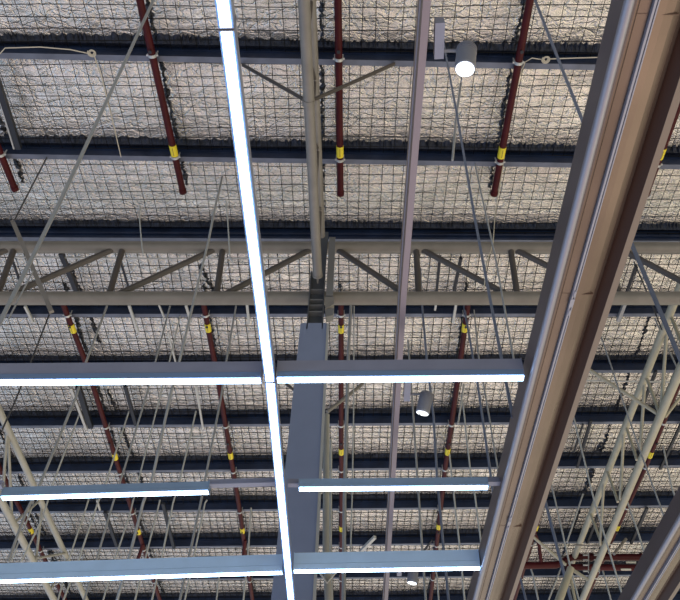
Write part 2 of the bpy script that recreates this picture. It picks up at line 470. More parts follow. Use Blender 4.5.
while xx < XW - 1.4:
    m = MB(); m.tube([(xx + .2, YT, hU - .05), (xx + 1.3, YT, hL + .05)], 0.043, 12); m.build('web_diagonal', M['web'], root)
    m = MB(); m.tube([(-xx - .2, YT, hU - .05), (-xx - 1.3, YT, hL + .05)], 0.043, 12); m.build('web_diagonal', M['web'], root)
    xx += 1.3
tag(root, 'long horizontal truss of two thick grey tubes with diagonal webs under the ridge', 'truss')
# thin light conduit running behind the truss
def rod(pts, r, seg=8):
    m = MB(); m.tube(pts, r, seg); return m
single('conduit', rod([on_y(14, 257, 7.75), on_y(150, 258.5, 7.75), on_y(311, 258, 7.75)], .012), M['rodp'], 'thin pale conduit running level behind the left half of the horizontal truss', 'conduit')
single('conduit', rod([on_roof(586, 380.5, .12), on_roof(720, 383, .12)], .014), M['rodp'], 'thin pale conduit running level on the roof right of the brown beam', 'conduit')

# ---------------------------------------------------------------- rafter truss tubes running to the cross truss
root = empty('rafter_truss', on_z(318, 275, hL - CAM.z))
h1 = hL - CAM.z + .02; h2 = h1 + .85
t1a, t1b = on_z(304, 0, h1), on_z(317.5, 274, h1)
t2a, t2b = on_z(311.5, 0, h2), on_z(321.5, 236, h2)
m = MB(); m.tube([t1a + (t1a - t1b) * 1.2, t1b], 0.060, 18); m.build('bottom_chord', M['tube'], root)
m = MB(); m.tube([t2a + (t2a - t2b) * 1.2, t2b], 0.050, 16); m.build('top_chord', M['tube'], root)
nd = on_z(308.5, 102, h1)
m = MB(); m.tube([nd - (t1b - t1a).normalized() * .03, nd + (t1b - t1a).normalized() * .03], 0.068, 18); m.build('joint_ring', M['tube'], root)
k = -1
pa = t1b
for i in range(7):                      # zig-zag web between the two chords, mostly hidden behind the lower one
    ta = i / 7; tb = (i + .5) / 7; tc = (i + 1) / 7
    q = [t1b.lerp(t1a + (t1a - t1b) * 1.0, ta), t2b.lerp(t2a + (t2a - t2b) * 1.0, tb), t1b.lerp(t1a + (t1a - t1b) * 1.0, tc)]
    m = MB(); m.tube(q[:2], .022, 8); m.build('web_diagonal', M['web'], root)
    m = MB(); m.tube(q[1:], .022, 8); m.build('web_diagonal', M['web'], root)
m = MB(); tt = (t1b - t1a).normalized()
m.tube([t1b, t1b + tt * .03], .068, 18); m.bar(t1b + tt * .03, t1b + tt * .12, .02, .10)
m.build('end_plate', M['tube'], root)
for px, py in ((243, 65), (394, 64)):
    e = on_roof(px, py, 0.02)
    m = MB(); m.tube([nd, e], 0.022, 8); m.build('fly_brace', M['web'], root)
tag(root, 'pair of grey tubes running up the middle to the horizontal truss, braced by a V', 'truss')

# ---------------------------------------------------------------- column
YC = 6.98
root = empty('steel_column', (on_y(320, 323, YC).x, YC, 0))
zt = on_y(315, 323, YC).z
xl, xr = on_y(300.5, 323, YC).x, on_y(327, 323, YC).x
xl2, xr2 = on_y(271, 600, YC).x, on_y(313, 600, YC).x
z2 = on_y(290, 600, YC).z
m = MB()
def lerpx(z, a, b): return a + (b - a) * (zt - z) / (zt - z2)
zb = 0.0
T = [(xl, zt - .02), (xl + .02, zt), (xr - .02, zt), (xr, zt - .02)]
fb = [(lerpx(zb, xl, xl2), zb), (lerpx(zb, xr, xr2), zb)]
ring = [fb[0], T[0], T[1], T[2], T[3], fb[1]]
m.add([(x, YC, z) for x, z in ring], [[0, 1, 2, 3, 4, 5]], 0)
m.add([(x + .0, YC + .28, z) for x, z in ring], [[5, 4, 3, 2, 1, 0]], 0)
n = len(ring)
for i in range(n):
    j = (i + 1) % n
    (x0, z0), (x1, z1) = ring[i], ring[j]
    m.add([(x0, YC, z0), (x1, YC, z1), (x1, YC + .28, z1), (x0, YC + .28, z0)], [[0, 1, 2, 3]], 1 if i == 4 else 0)
m.build('cladding', [M['column'], M['colside']], root)
m = MB()       # pale corner angle on the right edge
m.bar((lerpx(zb, xr, xr2) + .012, YC - .004, zb), (xr + .012, YC - .004, zt - .02), .03, .02, up=Vector((0, 1, 0)))
m.build('corner_trim', M['colside'], root)
m = MB()
za = zt - .1; zz = on_y(320, 232, YC + .1).z
xa0, xa1 = on_y(307.5, 323, YC + .1).x, on_y(322.5, 323, YC + .1).x
xb0, xb1 = on_y(321, 232, YC + .1).x, on_y(327, 232, YC + .1).x
xm0, xm1 = on_y(311.5, 276, YC + .1).x, on_y(325, 276, YC + .1).x
zm = on_y(318, 276, YC + .1).z
def quadbox(x0, x1, z0, X0, X1, z1, y0, y1):
    vs = [(x0, y0, z0), (x1, y0, z0), (X1, y0, z1), (X0, y0, z1), (x0, y1, z0), (x1, y1, z0), (X1, y1, z1), (X0, y1, z1)]
    m.add(vs, [[0, 1, 2, 3], [7, 6, 5, 4], [0, 4, 5, 1], [1, 5, 6, 2], [2, 6, 7, 3], [3, 7, 4, 0]])
quadbox(xa0, xa1, za, xm0, xm1, zm, YC + .1, YC + .16)
quadbox(xm0, xm1, zm, xb0 - .02, xb1 + .02, zz, YC + .1, YC + .16)
m.bar((xa0, YC + .06, za), (xm0, YC + .06, zm), .015, .12, up=Vector((0, 1, 0)))
m.bar((xa1, YC + .06, za), (xm1, YC + .06, zm), .015, .12, up=Vector((0, 1, 0)))
m.build('post', M['dsteel'], root)
for py in (290, 300, 305.5, 312):
    p = on_y(316, py, YC + .03)
    m = MB(); tt = (p.z - za) / (zm - za); x0 = xa0 + (xm0 - xa0) * tt; x1 = xa1 + (xm1 - xa1) * tt
    m.box(x0 - .005, x1 + .005, YC + .02, YC + .1, p.z - .008, p.z + .008)
    m.build('stiffener', M['gsteel'], root)
tag(root, 'tall blue grey clad column standing under the horizontal truss, its dark steel head exposed', 'column')
m = MB()
a, b = on_y(332.3, 239, YC - .02), on_y(329.5, 297, YC - .02)
m.bar(a, b, .088, .07, up=Vector((0, 1, 0)))
root = empty('hanger_post', b)
m.build('post', M['gsteel'], root)
m = MB(); p = [on_y(*q, YC - .05) for q in ((325, 297), (334, 297), (334, 304), (325, 309))]
m.add(p + [v + Vector((0, .1, 0)) for v in p], [[0, 1, 2, 3], [7, 6, 5, 4], [0, 4, 5, 1], [1, 5, 6, 2], [2, 6, 7, 3], [3, 7, 4, 0]])
m.build('cleat', M['tube'], root)
m = MB(); p = [on_y(*q, YC - .03) for q in ((325, 309), (334, 308), (333, 315), (326, 317))]
m.add(p + [v + Vector((0, .1, 0)) for v in p], [[0, 1, 2, 3], [7, 6, 5, 4], [0, 4, 5, 1], [1, 5, 6, 2], [2, 6, 7, 3], [3, 7, 4, 0]])
m.build('cleat', M['gsteel'], root)
tag(root, 'short grey square post beside the column head, joining both truss tubes', 'post')
# pipes dropping beside the column
root = empty('drop_pipe', on_y(328, 600, 7.5))
m = MB(); m.tube([on_y(326.5, 415, 7.5), on_y(326, 550, 7.5), on_y(328.5, 604, 7.5), on_y(333, 700, 7.5)], .036, 12); m.build('pipe', M['cream2'], root)
m = MB(); m.tube([on_y(320, 573, 7.45), on_y(327, 583, 7.45), on_y(336, 572, 7.45)], .012, 8); m.build('v_bracket', M['rodp'], root)
tag(root, 'cream pipe dropping just right of the blue grey column, with a V bracket', 'pipe')
single('drop_pipe', rod([on_y(331, 440, 7.7), on_y(330.5, 550, 7.7), on_y(332, 604, 7.7)], .014), M['rodp'], 'thin pale pipe hidden close behind the cream drop pipe at the column', 'pipe')
single('conduit', rod([on_roof(351, 306, .05)] + [on_y(x, y, on_roof(351, 306, .05).y) for x, y in ((348.5, 350), (346, 440), (344.5, 500), (343.5, 604))], .024), M['rod'], 'grey conduit dropping just right of the red pipe beside the column', 'conduit')
single('conduit', rod([on_roof(354, 306, .05)] + [on_y(x, y, on_roof(354, 306, .05).y) for x, y in ((353.5, 420), (352, 500), (350.5, 552))], .009), M['rodp'], 'very thin pale wire dropping right of the grey conduit beside the column', 'wire')
# brace near column
single('brace_strut', rod([on_y(327, 412, 9.0), on_y(360, 386, 9.0), on_roof(366, 380, 0.0)], .028), M['tube'], 'slanting grey strut rising right from the column behind the nearest lights', 'brace')
single('brace_strut', rod([on_y(297, 392, 9.0), on_y(286, 384, 9.0)], .024), M['web'], 'short dark strut left of the column just under the nearest lights', 'brace')

# ---------------------------------------------------------------- lengthwise trusses left and right
def y_truss(up_px, lo_px, hU, hL, webs, label, mat_):
    root = empty('roof_truss', on_z(*lo_px[-1], hL))
    for name, px, h, r in (('top_chord', up_px, hU, .062), ('bottom_chord', lo_px, hL, .066)):
        p = on_z(*px[0], h); q = on_z(*px[1], h)
        d = (q - p).normalized()
        a = p - d * ((p.y - YT) / d.y) if name == 'bottom_chord' else p - d * ((p.y - YT - .15) / d.y)
        m = MB(); m.tube([a, q + d * 6], r, 16); m.build(name, mat_, root)
    for (x0, y0, s0), (x1, y1, s1) in webs:
        h0 = hU if s0 else hL; h1 = hU if s1 else hL
        m = MB(); m.tube([on_z(x0, y0, h0), on_z(x1, y1, h1)], .026, 10); m.build('web_diagonal', mat_, root)
    tag(root, label, 'truss')
    return root
y_truss([(672, 308), (577, 550)], [(680, 370), (582, 600)], 8.25, 7.5,
    [((671, 316, 1), (682, 345, 0)), ((667, 330, 1), (661, 408, 0)), ((646, 376, 1), (659, 412, 0)), ((645, 380, 1), (640, 450, 0)),
     ((626, 426, 1), (637, 460, 0)), ((624, 430, 1), (620, 500, 0)), ((607, 470, 1), (618, 502, 0)), ((604, 480, 1), (600, 545, 0)), ((590, 512, 1), (602, 545, 0))],
    'cream painted lattice truss of two tubes running away at the right edge', M['cream'])
y_truss([(0, 412), (86, 600)], [(4, 506), (54, 600)], 8.25, 7.3,
    [((7, 432, 1), (2, 505, 0)), ((8, 434, 1), (12, 522, 0)), ((40, 500, 1), (13, 524, 0)), ((42, 506, 1), (36, 560, 0)), ((66, 553, 1), (38, 558, 0)), ((68, 558, 1), (50, 590, 0))],
    'cream painted lattice truss of two tubes running away at the lower left edge', M['cream2'])
def strut(p, q, r, m_, label, name='brace_strut', group=None):
    return single(name, rod([p, q], r, 10), m_, label, 'brace', group)
strut(on_z(588, 369, 8.4), on_z(661, 416, 7.5), .03, M['cream'], 'cream strut slanting from the brown beam edge to the right lattice truss')
strut(on_z(665, 417, 7.5), on_z(700, 372, 8.3), .024, M['cream'], 'cream strut rising right from the right lattice truss to the frame edge')
strut(on_z(532, 536, 8.0), on_z(566, 565, 7.5), .030, M['cream'], 'cream strut slanting beside the brown beam toward the red mains')
strut(on_z(614, 554, 7.6), on_z(626, 539, 8.1), .030, M['tube'], 'short grey strut rising right just above the red mains')
strut(on_z(574, 545, 8.0), on_z(604, 546, 8.0), .018, M['tube'], 'thin level grey strut above the bend of the red main')
root = empty('fork_bracket', on_y(560, 600, 11.5))
for a, b, r in (((571, 568), (556, 610), .055), ((573, 570), (588, 580), .028), ((569, 570), (576, 604), .022)):
    m = MB(); m.tube([on_y(*a, 11.5), on_y(*b, 11.5)], r, 10); m.build('arm', M['cream'], root)
tag(root, 'cream forked tube bracket at the bottom, under the bend of the red main', 'bracket')

# ---------------------------------------------------------------- brown track beams
def track_beam(xoff, label, y0, y1, rot):
    Z = CAM.z
    root = empty('track_beam', (xoff + 1.3, y0, Z + 3))
    def P(prof, name, mats, mis=None, yy=(y0, y1)):
        m = MB(); n = len(prof)
        a = Vector((xoff + rot * (yy[0] - 3), yy[0], Z)); b = Vector((xoff + rot * (yy[1] - 3), yy[1], Z))
        m.prism(prof, a, b, mis, side=Vector((1, 0, 0)))
        return m.build(name, mats, root)
    # side wall with folded top
    P([(1.132, 3.02), (1.127, 3.16), (1.16, 3.16), (1.16, 3.15), (1.136, 3.15), (1.142, 3.02)], 'side_panel', M['beamside'])
    # rounded silver lip at the bottom left
    m = MB()
    a = Vector((xoff + 1.148 + rot * (y0 - 3), y0, Z + 3.012)); b = Vector((xoff + 1.148 + rot * (y1 - 3), y1, Z + 3.012))
    m.tube([a, b], .021, 16); m.build('lip', M['beamlip'], root)
    P([(1.160, 3.000), (1.158, 3.03), (1.176, 3.03), (1.174, 3.000)], 'edge_strip', M['beamside'])
    # main soffit with shallow stepped bays
    P([(1.172, 3.012), (1.185, 3.012), (1.195, 3.022), (1.240, 3.022), (1.240, 3.06), (1.172, 3.06)], 'soffit', M['beam'])
    P([(1.240, 3.03), (1.2635, 3.03), (1.2635, 3.06), (1.240, 3.06)], 'slot', M['slot'])
    P([(1.244, 3.00), (1.2535, 3.00), (1.2535, 3.03), (1.244, 3.03)], 'rail', M['rail'])
    P([(1.2580, 3.00), (1.2635, 3.00), (1.2635, 3.03), (1.2580, 3.03)], 'rail', M['rail'])
    P([(1.265, 3.008), (1.30, 3.012), (1.34, 3.020), (1.372, 3.034), (1.398, 3.058), (1.41, 3.085), (1.265, 3.085)], 'soffit', M['beam'])
    P([(1.400, 3.060), (1.436, 2.998), (1.446, 2.998), (1.446, 3.085), (1.412, 3.085)], 'return_panel', M['beamdark'])
    P([(1.436, 2.995), (1.470, 2.995), (1.470, 3.007), (1.4475, 3.007), (1.4475, 3.14), (1.436, 3.14)], 'flange', M['beamflange'])
    P([(1.16, 3.148), (1.46, 3.148), (1.46, 3.155), (1.16, 3.155)], 'top_plate', M['beamside'])
    # butt joints of the soffit lengths and rail couplers
    yj = y0 + .4
    Yj = []
    for py in (16, 296, 528):
        Yj.append(on_z(600, py, 3.0).y)
    for Y in Yj:
        dx = xoff + rot * (Y - 3)
        m = MB(); m.box(dx + 1.186, dx + 1.24, Y - .0015, Y + .0015, Z + 3.0210, Z + 3.024); m.box(dx + 1.266, dx + 1.36, Y - .0015, Y + .0015, Z + 3.011, Z + 3.03)
        m.build('joint_line', M['joint'], root)
    for py in (303, 523):
        Y = on_z(580, py, 3.0).y; dx = xoff + rot * (Y - 3)
        m = MB()
        m.box(dx + 1.241, dx + 1.263, Y - .03, Y + .03, Z + 2.996, Z + 3.002)
        for s in (-.07, .07):
            m.box(dx + 1.249, dx + 1.258, Y + s - .02, Y + s + .02, Z + 2.993, Z + 3.001)
        m.build('rail_coupler', M['rail'], root)
    tag(root, label, 'beam')
    return root
track_beam(0.0, 'large brown and tan beam with a slotted silver rail, slanting down the right side', -1.5, 14, .006)
track_beam(1.372, 'tan beam of the same slotted kind cutting the bottom right corner', -1.5, 14, .006)

# ---------------------------------------------------------------- lighting track with spotlights
root = empty('lighting_track', on_z(386.5, 600, 3.3))
a = on_z(433, 0, 3.3); b = on_z(388, 600, 3.3)
d = (b - a)
a2 = a - d * .5; b2 = b + d * .5
mid = on_z(403.5, 300, 3.3)
m = MB()
hh = .22
for p, q in ((a2, mid), (mid, b2)):
    m.prism([(-.017, 0), (-.017, hh), (.017, hh), (.017, 0)], p, q, [0, 0, 0, 1])
m.build('channel', [M['track'], M['track2']], root)
m = MB()
for p, q in ((a2, mid), (mid, b2)):
    m.bar(p + Vector((-.019, 0, .10)), q + Vector((-.019, 0, .10)), .006, .012)
m.build('edge_bead', M['rail'], root)
tag(root, 'narrow brown and mauve track running lengthwise beside the spotlights', 'track')
def spotlight(face, top, box0, box1, hf, label, lens, glow=None):
    f = on_z(*face, hf); t = on_z(*top, hf + .15)
    ax = (t - f).normalized()
    root = empty('spotlight', t)
    R = .047
    m = MB(); m.tube([f, f + ax * .004, f + ax * .02, f + ax * .10, f + ax * .14, f + ax * .152], [R * .96, R, R, R * .97, R * .93, R * .75], 28)
    # hollow rim
    m.build('head', M['spot'], root)
    m = MB(); m.tube([f - ax * .004, f - ax * .002], [R * .84, R * .84], 28); ln = m.build('lens', lens, root)
    if lens is M['spotled2']:
        s = Vector((1, 0, 0)); u = ax.cross(s).normalized()
        for k in range(5):
            c = f - ax * .005 + (s * math.cos(k * 1.2566) + u * math.sin(k * 1.2566)) * R * .45
            m = MB(); m.tube([c, c - ax * .002], R * .17, 10); m.build('diode', M['rodp'], ln)
    bx0, bx1 = on_z(*box0, 3.33), on_z(*box1, 3.33)
    m = MB(); m.bar(bx0, bx1, .042, .06); m.build('driver_box', M['house'], root)
    arm0 = bx0.lerp(bx1, .85); neck = f + ax * .13
    m = MB(); m.tube([arm0, Vector((neck.x, arm0.y, arm0.z)), neck], .009, 8); m.build('arm', M['spot'], root)
    # fine cooling fins on the crown
    m = MB()
    for k in range(3): m.tube([f + ax * (.105 + k * .012), f + ax * (.109 + k * .012)], R * 1.0, 24)
    m.build('cooling_ring', M['spot'], root)
    tag(root, label, 'spotlight', 'spotlights on the track')
spotlight((465, 69), (467, 46), (439.5, 20), (438.5, 56), 3.2, 'grey cylindrical spotlight glaring at full brightness, highest in the photo', M['spotled'])
spotlight((422.5, 413), (427.5, 391), (408, 370), (406.5, 398), 3.2, 'grey cylindrical spotlight with dotted lens below the nearest row of lights', M['spotled2'])
spotlight((412, 583), (414, 566), (400, 560), (399, 573), 3.2, 'grey cylindrical spotlight peeking out below the third row of lights', M['spotled2'])

# ---------------------------------------------------------------- linear LED lights
H = 3.0
def linear_light(p, q, w, hgt, label, face=1, lip=True, led_w=.044, inset=0.0, group=None, hm=None):
    """p, q end points of the diffuser centre line; face=+1 shows its broad side toward the viewer"""
    root = empty('linear_light', p); p = Vector(p); q = Vector(q)
    hw = w / 2
    m = MB()
    m.prism([(-hw, .012), (-hw * 1.0, hgt * .38), (-hw * .86, hgt * .42), (-hw * .86, hgt), (hw * .86, hgt), (hw * .86, hgt * .42), (hw, hgt * .38), (hw, .012)],
            p, q, [1, 0, 0, 0, 0, 0, 1, 1])
    m.build('housing', [hm or M['house'], hm or M['house2']], root)
    d = (q - p).normalized()
    lw = led_w / 2; m = MB(); m.prism([(-lw, .006), (-lw, .0125), (lw, .0125), (lw, .006)], p + d * .006, q - d * .006)
    m.build('diffuser', M['led'], root)
    for e, s in ((p, 1), (q, -1)):
        m = MB(); m.prism([(-hw * 1.02, .005), (-hw * 1.02, hgt * 1.01), (hw * 1.02, hgt * 1.01), (hw * 1.02, .005)], e, e + d * s * .005)
        m.build('end_cap', hm or M['house'], root)
    tag(root, label, 'light', group)
    return root
G = 'linear lights crossing the frame'
def zl(a, b, h=H): return on_z(*a, h), on_z(*b, h)
W = .064
def ext(p, q, k): return p, q + (q - p) * k
# lengthwise run
p0, p1 = zl((226, 31), (269.9, 383))
a = p0 - (p1 - p0).normalized() * 1.6
linear_light(a, p0 - (p1 - p0).normalized() * .006, W, .12, 'lengthwise white linear light nearest overhead, only its end shows at the top', group='lengthwise linear lights')
linear_light(p0, p1, W, .12, 'long white linear light running lengthwise from the top edge to the first cross row', group='lengthwise linear lights')
p0, p1 = zl((269.95, 383.4), (290.8, 600))
linear_light(p0, p1 + (p1 - p0) * .7, W, .12, 'long white linear light running lengthwise from the first cross row out of the bottom', group='lengthwise linear lights')
# first cross row
p0, p1 = zl((-90, 384.6), (261.5, 382))
linear_light(p0, p1, .060, .142, 'nearest cross row light left of the lengthwise run, grey housing over white glow', group=G)
p0, p1 = zl((276.5, 381.4), (524.5, 379.3))
linear_light(p0, p1, .060, .142, 'nearest cross row light right of the lengthwise run, reaching the brown beam', group=G)
# second row, slimmer
p0, p1 = zl((1, 499.5), (209, 493.5))
linear_light(p0, p1, .060, .085, hm=M['house_half_lit'], label= 'second row light at left, slim and ending before a thin rail', group=G)
p0, p1 = zl((298.5, 490.5), (488.5, 488.8))
linear_light(p0, p1, .060, .080, hm=M['house_half_lit'], label= 'second row light right of the lengthwise run, slim housing', group=G)
# third row
p0, p1 = zl((-100, 586), (282.5, 574))
linear_light(p0, p1, .060, .162, hm=M['house_lit'], label='farthest cross row light left of the lengthwise run, housing coloured as if lit pale blue', group=G)
p0, p1 = zl((293.5, 572.8), (480.5, 569.5))
linear_light(p0, p1, .060, .162, hm=M['house_lit'], label='farthest cross row light right of the lengthwise run, ending at the brown beam', group=G)
# rails of the second row
def rail(a, b, lab):
    pa, pb = on_z(*a, H + .06), on_z(*b, H + .06)
    m = MB(); m.prism([(-.025, 0), (-.025, .012), (-.018, .012), (-.018, .045), (.018, .045), (.018, .012), (.025, .012), (.025, 0)], pa, pb)
    single('support_rail', m, M['house'], lab, 'rail', 'thin rails joining the second row')
rail((208, 486.2), (277, 484.3), 'thin silver rail joining the left second row light to the lengthwise run')
rail((288, 485.5), (299, 485.5), 'short silver rail stub between lengthwise run and right second row light')
rail((487, 484), (501, 484), 'short silver rail stub joining right second row light to the brown beam')
rail((-60, 489), (2, 487), 'thin silver rail stub at the left edge beyond the second row light')

# ---------------------------------------------------------------- hangers, straps and rods
def hang(pix, r, m_, label, name='hanger_rod', group='thin hanger rods', off=0.0, Y=None, cat='rod'):
    a = on_roof(*pix[0], off); Y = Y if Y is not None else a.y
    pts = [a] + [on_y(x, y, Y) for x, y in pix[1:]]
    single(name, rod(pts, r, 8), M[m_], label, cat, group)
GL = 'thin hanger rods at the lower left'
def px2r(w, Y, py):          # pixel width -> radius at distance Y
    e = ray(340, py); dep = Y / e.y * F
    return w * dep / F / 2
def hang2(pix, w, m_, label, group, **k):
    a = on_roof(*pix[0]); hang(pix, px2r(w, a.y, (pix[0][1] + pix[-1][1]) / 2), m_, label, group=group, **k)
L_ = 'grey hanger rod at lower left, %s counting from the left along the first row'
left = [
 ([(49, 315), (30, 364), (14, 404), (2, 430)], 1.8, 'rodd', 'thin dark rod dropping at the far left from below the truss to the cream tube'),
 ([(107, 306), (86, 362), (76, 397), (40, 484), (26, 512), (8, 562)], 2.8, 'rod', 'long grey hanger rod running from below the truss to the lower left corner'),
 ([(79, 415), (53, 483), (43, 517), (21, 562)], 1.8, 'rodp', 'thin pale rod starting left of the dark strut above the left end light'),
 ([(129, 411), (106, 482), (97, 505), (79, 559), (62, 604)], 1.9, 'rodp', 'thin pale rod crossing over the leftmost tagged red pipe'),
 ([(170, 306), (155, 363), (146.5, 395), (123, 473), (113, 503), (97, 558), (83, 604)], 2.1, 'rod', 'long grey rod from below the truss passing right of the leftmost tagged red pipe'),
 ([(180, 316), (169, 363), (157, 408), (138, 482), (129, 517), (116, 556), (102, 604)], 1.6, 'rodp', 'thin rod dropping in the middle of the left lower bays, dark at its top'),
 ([(222.5, 176), (215, 208), (208, 243), (194, 300), (179, 363), (171, 393), (152, 480), (143, 503), (129, 558), (116, 604)], 2.6, 'rod', 'longest grey hanger rod, starting above the truss and passing in front of it'),
 ([(196, 411), (180, 480), (173, 503), (162, 556), (151, 604)], 1.8, 'rodp', 'thin pale rod just left of the short white wire over the second row'),
 ([(236, 306), (226, 363), (221.5, 395), (205, 480), (201, 501), (189.5, 555), (179, 604)], 2.3, 'rod', 'long grey rod dropping near the right end of the left second row light'),
 ([(207, 500), (205, 503), (194, 555), (184, 604)], 1.7, 'rodp', 'thin pale rod close beside the grey rod under the slim second row light'),
 ([(160, 500), (146, 556), (134, 604)], 1.8, 'rodp', 'thin pale rod seen only below the second row, left of the dark slanting strut'),
 ([(89, 498), (86, 508), (69, 559), (57, 604)], 1.8, 'rodp', 'thin pale rod below the second row beside the left lattice truss'),
 ([(251, 508), (248, 554), (243, 604)], 1.8, 'rodp', 'thin pale rod dropping beside the red pipe left of the lengthwise light'),
 ([(222, 560), (219, 577), (216, 604)], 1.6, 'rodp', 'short thin rod showing only below the third row left of the lengthwise light'),
 ([(37, 490), (31, 510), (11, 562)], 1.6, 'rodp', 'thin rod beside the long grey one at the lower left corner'),
]
for pix, w, m_, lab in left:
    if lab.startswith('longest'):
        n = len(pix) - 1
        pts = [on_roof(*pix[0])] + [on_y(x, y, 5.98 + .9 * k / n) for k, (x, y) in enumerate(pix) if k]
        single('hanger_rod', rod(pts, .015, 8), M[m_], lab, 'rod', GL)
        continue
    hang2(pix, w, m_, lab, GL)
GR = 'thin hanger rods at the lower right'
right = [
 ([(461, 83), (456, 120), (452.5, 160)], 2.4, 'rod', 'short grey rod from just under the bright spotlight to the second purlin'),
 ([(475, 164), (485, 210), (496, 260), (514, 361), (522, 400)], 2.0, 'rod', 'thin grey rod between the blue grey strap and the brown beam'),
 ([(420.5, 268), (421, 292), (427, 362), (433.5, 416), (437, 475), (442, 531), (449, 604)], 2.4, 'rodb', 'blue grey rod passing behind the middle spotlight'),
 ([(408, 340), (412, 396), (417, 470), (421, 531), (426, 604)], 2.1, 'rod', 'thin grey rod just left of the middle spotlight'),
 ([(461, 395), (463, 404), (470, 468), (475, 496), (481, 542)], 1.7, 'rodp', 'thin pale rod right of the red pipe, crossing the right second row light'),
 ([(464, 306), (474, 363), (478, 386), (490, 470), (494, 500)], 2.4, 'rodb', 'blue grey rod descending toward the right end of the second row'),
 ([(474, 310), (479, 359), (484, 386), (498, 470), (503, 500)], 1.7, 'rod', 'thin grey rod just right of the blue grey one by the brown beam'),
 ([(449, 450), (454, 496), (459, 540), (465, 604)], 1.8, 'rodp', 'thin pale rod seen between the second and third right lights'),
 ([(464, 384), (458, 424)], 1.8, 'rodp', 'short pale rod leaning left against the red pipe below the nearest row'),
 ([(435, 568), (437, 576), (439, 604)], 1.6, 'rodp', 'short pale rod beside the red pipe below the third row'),
 ([(540, 480), (544, 496), (572, 604)], 3.2, 'rodb', 'thick blue grey rod just right of the brown beam near the bottom'),
 ([(551, 482), (570, 566), (580, 604)], 1.8, 'rodp', 'thin pale rod crossing the bend of the red main'),
 ([(571, 406), (594, 500), (625, 604)], 1.9, 'rodp', 'long thin pale rod from the brown beam edge past the cream truss'),
 ([(599, 330), (624, 404), (642, 456), (669, 530)], 1.7, 'rod', 'long thin rod crossing both tubes of the right cream truss'),
 ([(663, 446), (672, 488), (682, 516)], 1.9, 'rodp', 'thin pale rod at the right edge above the corner beam'),
 ([(626, 498), (638, 532), (650, 570)], 1.9, 'rodp', 'thin pale rod crossing the right part of the red mains'),
 ([(599, 556), (602, 568), (612, 604)], 1.8, 'rodp', 'short pale rod dropping from the red mains right of the cream tube'),
 ([(583, 494), (567, 542)], 1.6, 'rodp', 'thin pale rod leaning left behind the right cream truss'),
 ([(561, 568), (547, 604)], 1.6, 'rodp', 'thin pale rod leaning left at the bottom beside the fork bracket'),
 ([(530, 566), (533, 575), (539, 604)], 1.9, 'rodp', 'thin pale rod at the bottom between brown beam and fork bracket'),
 ([(524, 560), (520, 576), (527, 604)], 2.4, 'rodb', 'blue grey rod at the bottom hugging the brown beam'),
 ([(655, 318), (664, 340), (681, 376)], 1.7, 'rod', 'thin grey rod between the two tubes of the right cream truss at the edge'),
 ([(634, 262), (647, 292), (662, 330)], 1.4, 'rodd', 'thin dark rod crossing the bottom truss tube right of the brown beam'),
]
for pix, w, m_, lab in right:
    hang2(pix, w, m_, lab, GR)
# straps
def strap(pix, Y, w, t, m_, lab):
    pts = [on_y(x, y, Y) for x, y in pix]
    m = MB()
    for a, b in zip(pts, pts[1:]): m.bar(a, b, w, t, up=Vector((0, 1, 0)))
    single('steel_strap', m, M[m_], lab, 'strap', 'long slanting straps')
strap([(153.5, 0), (58, 206), (-2, 326)], 3.58, .028, .012, 'rod', 'long grey strap slanting from the upper left pipe down to the left edge')
strap([(535, 0), (585, 127), (630, 240), (690, 382)], 3.58, .026, .012, 'rodb', 'long blue grey strap slanting behind the brown beam to the right edge')
strap([(443, 40), (457, 115), (473, 208), (483, 262), (502, 361), (513, 418)], 4.15, .020, .010, 'rodb', 'blue grey strap dropping from the bright spotlight to the brown beam')
strap([(33, 271), (8, 320)], 5.5, .014, .01, 'rod', 'short thin strap beside the long left strap, over the lower truss tube')
m = MB(); m.bar(on_y(12.5, 221, 6.6), on_y(51.5, 312, 6.6), .055, .04, up=Vector((0, 1, 0)))
single('brace_strut', m, M['tube'], 'pale square strut crossing the left end of the truss and the long strap', 'brace')
hang([(46.5, 158), (30, 190), (14, 221)], .010, 'rodd', 'thin dark rod from second purlin to the top of the pale square strut', group=GL)
hang([(140, 205), (139.5, 218), (141, 236), (143, 254)], .009, 'rodp', 'thin pale wire looping over the upper truss tube at left', name='wire', group='loose wires', cat='wire', Y=6.7)
hang([(226, 200), (228, 225), (230, 257), (233, 262)], .009, 'rodp', 'thin pale wire dropping over the upper truss tube near the lengthwise light', name='wire', group='loose wires', cat='wire', Y=6.7)
